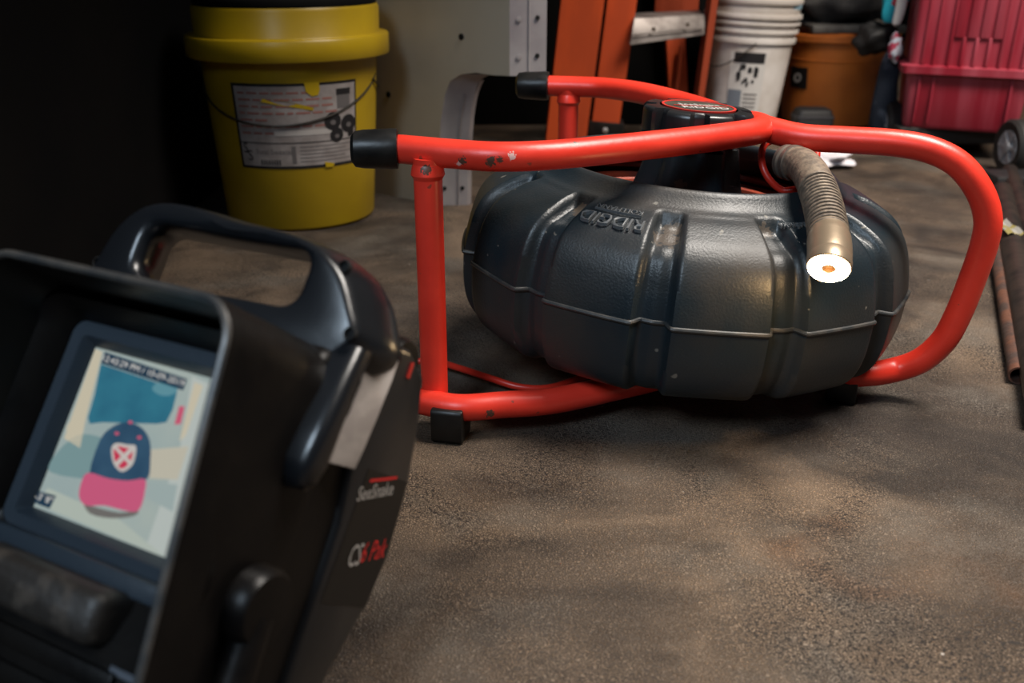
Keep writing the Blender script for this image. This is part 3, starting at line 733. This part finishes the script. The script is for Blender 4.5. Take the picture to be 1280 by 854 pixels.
OB = Vector((.792, 2.52, 0))
ora = M('orange_plastic', (.66, .19, .032), .45, col2=(.50, .135, .026), nscale=8, bump=.05, bscale=40)
ob = thing('orange_bucket', 'round orange bucket with black square sticker behind the red frame tube', 'bucket', OB)
MB().lathe([(.112, .001), (.115, .004), (.134, .195), (.143, .198), (.144, .212), (.140, .215), (.134, .214), (.112, .01)], OB, 72, cap0=True, cap1=True).build('pail_body', ora, ob)
MB().lathe([(.127, .150), (.1305, .152), (.1315, .156), (.128, .158)], OB, 72).build('body_rib', ora, ob)
a = R(-146)
for (hw_, z0_, z1_, mt, off, nm) in ((.20, .088, .138, M('sticker_black', (.012, .010, .010), .5), .002, 'sticker'),):
    b_ = MB(); lo_l = []; hi_l = []
    for k in range(7):
        aa = a + (k / 6 - .5) * 2 * hw_
        lo_l.append((OB.x + (.115 + .098 * z0_ + off) * math.cos(aa), OB.y + (.115 + .098 * z0_ + off) * math.sin(aa), z0_))
        hi_l.append((OB.x + (.115 + .098 * z1_ + off) * math.cos(aa), OB.y + (.115 + .098 * z1_ + off) * math.sin(aa), z1_))
    stq = b_.loft([lo_l, hi_l], closed=False).build(nm, mt, ob)
    zc = (z0_ + z1_) / 2; rc = .115 + .098 * zc + off + .002
    cc = Vector((OB.x + rc * math.cos(a), OB.y + rc * math.sin(a), zc)); mm = Vector((math.cos(a), math.sin(a), .1)).to_track_quat('Z', 'Y').to_matrix().to_4x4()
    MB().lathe([(.006, 0), (.006, .0012), (.011, .0012), (.011, 0)], cc, 24, mat=mm).build('printed_ring', M('sticker_grey', (.30, .28, .27), .5), stq)

# ------------------------------------------------------------------ cream metal panel behind the yellow bucket
PA = at(470, 241, 0); PB = at(549, 257, 0)
pdv = (PB - PA).normalized(); pnv = Vector((pdv.y, -pdv.x, 0))
def onpanel(px, py, off=0):
    d = ray(px, py); p0 = PA + pnv * off; t = (p0 - CAM).dot(pnv) / d.dot(pnv); return CAM + d * t
cream = M('cream_panel_paint', (.50, .44, .35), .5, col2=(.42, .36, .28), nscale=5, bump=.03, bscale=30)
flm = M('grey_flange_metal', (.30, .27, .28), .45, .3, col2=(.40, .37, .37), nscale=12)
pan = thing('metal_panel', 'cream metal side panel with cut out corner and punched grey flanges', 'panel', (PA.x, PA.y, 0))
def lp2(p): return ((p - PA).dot(pdv), p.z)
x_l = -.42; xb = lp2(PB)[0]
cut = [onpanel(*q) for q in ((549, 257), (549, 200), (551, 150), (556, 118), (563, 101), (576, 93), (595, 91), (615, 94), (637, 95))]
cut2 = [lp2(p) for p in cut]
prt = onpanel(641, 10); xr = lp2(onpanel(637, 90))[0]
poly = [(x_l, 0)] + cut2 + [(xr, 1.1), (x_l, 1.1)]
PM = frame(PA, pdv, Vector((0, 0, 1)), pnv)
MB().prism(poly, -.002, 0, PM).build('panel_sheet', cream, pan)
def strip(pts, dvec, w_, name):
    b_ = MB(); b_.loft([[Vector(p) for p in pts], [Vector(p) + dvec * w_ for p in pts]], closed=False)
    return b_.build(name, flm, pan)
fdir = (pdv * .75 - pnv * .66).normalized()
cutw = [PM @ Vector((x, y, 0)) for x, y in cut2]
f1 = strip(smooth(cutw[:6], 4), fdir, .048, 'flange')
f2 = strip([PM @ Vector((xr, cut2[-1][1], 0)), PM @ Vector((xr, 1.1, 0))], fdir, .056, 'flange')
strip([p + fdir * .0 for p in smooth(cutw[5:], 3)], -pnv, .012, 'flange_lip')
strip([p + fdir * .048 for p in smooth(cutw[:5], 3)], -pnv, .01, 'flange_lip')
for x in (.016, .034):
    MB().tube([p + fdir * x + pnv * .002 for p in cutw[:4]], .0012, 6).build('pressed_bead', flm, f1) if x > .03 else None
MB().tube([PM @ Vector((xr, cut2[-1][1] + .002, 0)) + fdir * .030 + pnv * .001, PM @ Vector((xr, 1.08, 0)) + fdir * .030 + pnv * .001], .0013, 6).build('pressed_bead', flm, f2)
mfl = fdir.cross(Vector((0, 0, 1)))
mfl = mfl if mfl.dot(CAM - PA) > 0 else -mfl
hq = mfl.to_track_quat('Z', 'Y').to_matrix().to_4x4()
def disc(p, q_, r, name, mat, par): MB().lathe([(r, 0), (r, .0012), (.0002, .0014)], p, 16, mat=q_).build(name, mat, par)
for z in (.03,):
    for x in (.010, .040): disc(PM @ Vector((xb, z, 0)) + fdir * x + mfl * .001, hq, .0035, 'bolt_hole', hole_m, f1)
for z in [cut2[-1][1] + .03 + k * .055 for k in range(14)]:
    disc(PM @ Vector((xr, z, 0)) + fdir * .042 + mfl * .001, hq, .0035, 'bolt_hole', hole_m, f2)
    disc(PM @ Vector((xr, z - .002, 0)) + fdir * .014 + mfl * .001, hq, .004, 'bolt_head', M('bolt_grey', (.45, .42, .42), .4, .5), f2)
pq = pnv if pnv.dot(CAM - PA) > 0 else -pnv
pqm = pq.to_track_quat('Z', 'Y').to_matrix().to_4x4()
for q_ in ((577, 46), (486, 118)): disc(onpanel(*q_) + pq * .0005, pqm, .005, 'screw_hole', hole_m, pan)
# black box added to fill the darkness behind cut-out and ladder
tag(MB().box(-.26, .50, 2.45, 3.2, .0, 1.1).build('dark_backdrop', M('backdrop_black', (.003, .003, .003), .8, spec=.1), bevel=.006), 'black cabinet added to fill the darkness behind the cream panel and orange ladder', 'backdrop')

# ------------------------------------------------------------------ orange stepladder
fib = M('orange_fibreglass', (.62, .085, .018), .5, col2=(.50, .07, .018), nscale=18, stretch=(1, 1, .25), bump=.12, bscale=90)
ld = thing('stepladder', 'orange fibreglass stepladder with aluminium step leaning behind the reel', 'ladder', at(712, 182, 0))
def rail(q0, q1, Y0, Y1, wd, dp, name, far=False, ext=2.6, mat=None):
    """channel rail through two pixels of its left edge"""
    a, b_ = at(*q0, Y=Y0), at(*q1, Y=Y1); d = (b_ - a).normalized(); b_ = a + d * ext * (b_ - a).length
    x = Vector((1, 0, 0)); x = (x - d * x.dot(d)).normalized(); y = d.cross(x)
    if y.y < 0: y = -y
    m = frame(a, x, y, d); ln = (b_ - a).length; t = .004
    prof_ = [(0, 0), (wd, 0), (wd, dp), (wd - .012, dp), (wd - .012, dp - t), (wd - t, dp - t), (wd - t, t), (t, t), (t, dp - t), (.012, dp - t), (.012, dp), (0, dp)]
    return MB().prism(prof_, 0, ln, m).build(name, mat or fib, ld, bevel=.0012, seg=1), m
r1, m1 = rail((679.5, 198), (701, 0), 2.09, 2.05, .085, .03, 'front_rail')
r2, m2 = rail((739, 158), (759, 0), 2.14, 2.11, .060, .03, 'rear_rail')
MB().box(-.006, .07, -.006, .04, -.03, .012, m2).build('rail_foot', rub, ld, bevel=.003)
MB().lathe([(.006, 0), (.006, .003), (.001, .005)], (m2 @ Vector((.03, -.006, -.004))), 16, mat=Matrix.Rotation(R(90), 4, 'X')).build('foot_bolt', M('bolt_bright', (.6, .6, .6), .3, .8), ld)
MB().box(-.004, .089, -.004, .034, -.02, .010, m1).build('rail_foot', rub, ld, bevel=.003)
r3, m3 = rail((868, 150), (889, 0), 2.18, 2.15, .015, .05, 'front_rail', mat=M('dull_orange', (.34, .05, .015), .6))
r4, m4 = rail((838, 150), (830, 0), 2.40, 2.40, .045, .03, 'rear_rail')
A0 = at(787, 57, Y=2.08); A1 = at(881, 44, Y=2.15); B0 = at(793, 22, Y=2.10); B1 = at(882, 18, Y=2.17)
alu = M('worn_aluminium', (.28, .255, .24), .5, .5, col2=(.17, .15, .14), nscale=30, bump=.1)
dz = Vector((0, .075, .004))
f0 = [A0, A1, B1, B0]
MB().add(f0 + [p + dz for p in f0], [(0, 1, 2, 3), (7, 6, 5, 4), (0, 4, 5, 1), (1, 5, 6, 2), (2, 6, 7, 3), (3, 7, 4, 0)]).build('step', alu, ld, bevel=.003)
MB().tube([A0.lerp(A1, .02) + Vector((0, -.002, .020)), A1.lerp(A0, .02) + Vector((0, -.002, .016))], .0016, 6).build('step_ridge', alu, ld)
for t in (.3, .75): disc(A0.lerp(A1, t) + Vector((0, -.003, .026)), Matrix.Rotation(R(90), 4, 'X'), .0045, 'rivet', M('worn_steel', (.2, .18, .15)), ld)
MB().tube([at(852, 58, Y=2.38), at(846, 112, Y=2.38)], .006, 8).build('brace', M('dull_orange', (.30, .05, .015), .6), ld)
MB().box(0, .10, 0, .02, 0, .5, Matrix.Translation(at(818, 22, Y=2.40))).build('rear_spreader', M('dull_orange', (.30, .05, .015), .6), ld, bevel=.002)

# ------------------------------------------------------------------ red bin on wheels
binr = M('red_bin_plastic', (.25, .011, .026), .42, col2=(.42, .085, .12), nscale=22, stretch=(1, 1, .08), lo=.42, hi=.75, bump=.06, bscale=50)
BX = at(1128, 165, Y=2.02); BXR = at(1263, 166, Y=2.02)
bw = BXR.x - BX.x
bz = BX.z
rbn = thing('wheeled_bin', 'tall ribbed red plastic bin standing on small wheels at the right', 'bin', (BX.x + bw / 2, 2.1, 0))
TB = Matrix.Translation((BX.x + bw / 2 + .040, 2.13, bz)) @ Matrix.Rotation(R(-17), 4, 'Z') @ Matrix.Rotation(R(1.0), 4, 'Y')
def brect(hw, hd, z, r=.014): return [(x, y, z) for x, y in rrect(-hw, hw, -hd, hd, r, 4)]
h0 = bw / 2
MB().loft([brect(h0 * .97, .095, 0, .010), brect(h0, .10, .008), brect(h0 + .006, .106, .115), brect(h0 + .012, .11, .50), brect(h0 + .006, .104, .50), brect(h0 - .006, .094, .01)], cap0=True, cap1=True).xf(TB).build('bin_body', binr, rbn)
MB().loft([brect(h0 + .005, .105, .108), brect(h0 + .020, .120, .110), brect(h0 + .021, .121, .124), brect(h0 + .005, .105, .127)]).xf(TB).build('rim_band', binr, rbn)
for k, (x, ww) in enumerate(((-.095, .007), (-.074, .004), (.066, .004), (.088, .008), (.100, .004))):
    MB().box(x, x + ww, -.1108, -.098, .128, .50).xf(TB).build('rib', binr, rbn, bevel=.0015)
for k in range(5):
    x = -.0475 + k * .0235
    MB().box(x, x + .006, -.1118, -.10, .128, .182 + (.318 if k in (0, 4) else 0)).xf(TB).build('rib', binr, rbn, bevel=.0015)
for k in range(4):
    x = -.0415 + k * .0235
    MB().box(x, x + .0175, -.1122, -.10, .181, .50).xf(TB).build('raised_panel', binr, rbn, bevel=.002)
for x in (-.092, -.066, .078): MB().box(x, x + .004, -.110, -.098, .012, .106).xf(TB).build('rib', binr, rbn, bevel=.001)
tyre = M('tyre_black', (.012, .012, .012), .6); hubm = M('grey_hub', (.30, .305, .33), .45)
wc = at(1268, 184, Y=1.90)
def wheel(c, ax):
    q_ = Vector(ax).normalized().to_track_quat('Z', 'Y').to_matrix().to_4x4(); R_ = c.z
    wt = MB().lathe([(R_ * .62, -.014), (R_ * .9, -.016), (R_, -.010), (R_, .010), (R_ * .9, .016), (R_ * .62, .014)], c, 40, mat=q_).build('wheel', tyre, rbn)
    hb_ = MB().lathe([(R_ * .64, .009), (R_ * .60, .015), (R_ * .25, .010), (R_ * .2, .018), (.001, .019)], c, 32, mat=q_, cap1=True).build('wheel_hub', hubm, wt)
    for k in range(6):
        a = k * math.pi / 3; mm = Matrix.Translation(c) @ q_ @ Matrix.Rotation(a, 4, 'Z')
        MB().box(R_ * .2, R_ * .6, -.003, .003, .010, .016, mm).build('spoke', hubm, wt)
wheel(wc, (-1, -.06, 0)); wheel(Vector((BX.x + .02, 2.16, wc.z)), (-1, -.06, 0))
MB().box(BX.x + .01, BXR.x - .005, 2.06, 2.2, .028, bz + .002).build('chassis', tyre, rbn, bevel=.003)

# ------------------------------------------------------------------ clutter behind: bags, shoe-like shapes, cloth
blob = M('black_canvas', (.020, .020, .022), .8, col2=(.07, .068, .065), nscale=14, lo=.5, hi=.7, bump=.5, bscale=30)
def lump(c, sx, sy, sz, seed, amp=.25, n1=24, n2=14, rot=0):
    b_ = MB(); loops = []; m = Matrix.Rotation(R(rot), 3, 'Z')
    for i in range(1, n2):
        ph = math.pi * i / n2; lp_ = []
        for j in range(n1):
            a = 2 * math.pi * j / n1; d = Vector((math.sin(ph) * math.cos(a), math.sin(ph) * math.sin(a), math.cos(ph)))
            k = 1 + amp * noise.noise(d * 1.8 + Vector((seed, 0, 0)))
            p = Vector((d.x * sx * k, d.y * sy * k, d.z * sz * k)); lp_.append(Vector(c) + m @ p)
        loops.append(lp_)
    return b_.loft(loops, cap0=True, cap1=True)
sh = at(1035, 45, Y=2.38)
tag(lump((OB.x - .01, OB.y - .02, .290), .115, .075, .055, 3, .35).build('tool_bag', blob, sub=1), 'black canvas tool bag lying on top of the orange bucket', 'bag')
tag(MB().box(OB.x - .095, OB.x + .125, OB.y - .11, OB.y + .08, .2165, .236).build('grey_tray', M('grey_tray_plastic', (.13, .125, .115), .6, col2=(.07, .065, .06), nscale=20), bevel=.006), 'flat grey tray resting across the orange bucket under the tool bag', 'tray')
p = at(1098, 48, Y=2.2)
tag(lump(p, .050, .03, .034, 9, .5).build('black_pouch', M('black_matt', (.006, .006, .0065), .6), sub=1), 'rounded black pouch hanging beside the orange bucket, left of the red bin', 'pouch')
p = at(1118, 10, Y=2.18)
cl2 = []
for i, (px, py, r_) in enumerate(((1122, -18, .026), (1120, -4, .027), (1117, 8, .026), (1114, 20, .022), (1112, 30, .012))):
    c = at(px, py, Y=2.18); cl2.append([(c.x + r_ * math.cos(a) * (1 + .15 * math.sin(3 * a + i)), c.y + r_ * .5 * math.sin(a), c.z) for a in [2 * math.pi * k / 24 for k in range(24)]])
tq = M('turquoise_print', (.02, .50, .66), .6, col2=(.50, .03, .05), nscale=28, lo=.50, hi=.53, detail=2)
tag(MB().loft(cl2, cap0=True, cap1=True).build('printed_cloth', tq, sub=1), 'turquoise, red and white printed cloth bundle above the black pouch', 'cloth')
cl3 = []
for i, (px, py, r_) in enumerate(((1129, -18, .010), (1128, 0, .012), (1124, 18, .011), (1119, 34, .010))):
    c = at(px, py, Y=2.145); cl3.append([(c.x + r_ * math.cos(a), c.y + r_ * .6 * math.sin(a), c.z) for a in [2 * math.pi * k / 16 for k in range(16)]])
tag(MB().loft(cl3, cap0=True, cap1=True).build('white_strap', M('white_strap', (.62, .62, .62), .6), sub=1), 'white strap hanging over the turquoise printed cloth', 'strap')
cl4 = []
for i, (px, py, r_) in enumerate(((1124, 52, .012), (1118, 66, .018), (1113, 82, .022), (1109, 100, .023), (1106, 125, .025), (1103, 150, .028), (1101, 172, .030))):
    c = at(px, py, Y=2.16); cl4.append([(c.x + r_ * math.cos(a) * (1 + .1 * math.sin(4 * a + i * 2)), c.y + r_ * .8 * math.sin(a), max(c.z, .001)) for a in [2 * math.pi * k / 24 for k in range(24)]])
tag(MB().loft(cl4, cap0=True, cap1=True).build('navy_cloth', M('navy_cloth', (.012, .020, .036), .85, col2=(.10, .12, .16), nscale=26, lo=.56, hi=.72, bump=.4, bscale=60), sub=1), 'dark navy cloth bundle with pale flecks standing between orange bucket and red bin', 'cloth')
p = at(1119, 60, Y=2.12)
tag(lump(p, .014, .012, .028, 4, .4, rot=20).build('patterned_rag', M('patterned_rag', (.35, .03, .07), .8, col2=(.45, .50, .58), nscale=60, lo=.48, hi=.52)), 'small red and white rag on top of the navy cloth bundle', 'rag')
# small black item in front of orange bucket
p = at(1012, 176, 0); 
b5 = thing('black_case', 'small black case on the floor in front of the orange bucket', 'case', (p.x, p.y, 0))
MB().loft([[(p.x + x, p.y + y, z) for x, y in rrect(-.042 + i_, .042 - i_, -.03 + i_, .03 - i_, .01, 4)] for z, i_ in ((0, .004), (.004, 0), (.055, 0), (.070, .005), (.074, .012))], cap0=True, cap1=True).build('case_body', M('black_vinyl', (.012, .012, .013)), b5)
MB().loft([[(p.x + x, p.y + y, z) for x, y in rrect(-.043 + i_, .043 - i_, -.031 + i_, .031 - i_, .01, 4)] for z, i_ in ((.052, .002), (.053, 0), (.057, 0), (.058, .002))]).build('case_lip', M('dark_grey_plastic', (.04, .04, .045), .4), b5)
# white rag on the floor
p = at(1030, 202, .012)
tag(lump((p.x, p.y, .016), .058, .035, .016, 6, .7, 32, 16).build('white_rag', M('white_cloth', (.62, .60, .64), .9, bump=.6, bscale=60), sub=1), 'crumpled white rag on the floor behind the upper frame tube', 'rag')
p = at(978, 205, .01)
tag(MB().box(p.x - .05, p.x + .045, p.y - .03, p.y + .05, 0, .028).build('grey_box', M('grey_card', (.20, .20, .21), .6), bevel=.004), 'low grey box on the floor behind the hub of the reel', 'box')

# ------------------------------------------------------------------ pipes at the right edge
def pipe(name, label, q0, q1, z, r, mat, inner=True):
    a, b_ = at(*q0, z), at(*q1, z); d = (b_ - a).normalized()
    m = frame(b_, d.orthogonal().normalized(), d.cross(d.orthogonal().normalized()), d)
    ln = (b_ - a).length
    o = MB().loft([[m @ Vector((rr * math.cos(t), rr * math.sin(t), h)) for t in [2 * math.pi * k / 24 for k in range(24)]] for rr, h in ((r * .8, -ln), (r, -ln), (r, 0), (r * .8, 0), (r * .8, -.06))], cap0=True, cap1=True).build(name, mat)
    return tag(o, label, 'pipe')
rust = M('rusty_steel', (.115, .045, .025), .7, .2, col2=(.05, .03, .024), nscale=40, bump=.6, bscale=120)
pipe('rusty_pipe', 'rusty brown steel pipe with open end lying at the right edge of the floor', (1238, 268), (1273, 470), .010, .0095, rust)
dk = M('black_iron', (.014, .011, .010), .5, .2, col2=(.03, .02, .016), nscale=30, bump=.3)
pipe('black_pipe', 'thick black pipe lying just right of the rusty brown pipe', (1252, 240), (1310, 520), .018, .0175, dk)
pipe('black_pipe', 'far black pipe at the right edge beyond the thick black pipe', (1262, 215), (1345, 470), .016, .015, dk)
p = at(1258, 288, .034)
tg = thing('price_tag', 'crumpled yellow and white tag stuck on the black pipe', 'tag', p)
MB().loft([[(p.x - .011 + x, p.y + dy, p.z + .003 * math.sin(x * 300) + k_) for x in (0, .006, .012, .018, .023)] for dy, k_ in ((-.028, 0.002), (-.01, .006), (.01, .004), (.03, .008))], closed=False).build('tag_paper', M('tag_yellow', (.22, .18, .06), .6, col2=(.24, .23, .21), nscale=60, lo=.48, hi=.52), tg)
p = at(1262, 219, .02)
tag(MB().box(p.x - .045, p.x + .04, p.y - .05, p.y + .02, 0, .028).build('black_block', M('black_vinyl', (.012, .012, .013)), bevel=.006), 'low black block on the floor in front of the bin wheel', 'block')
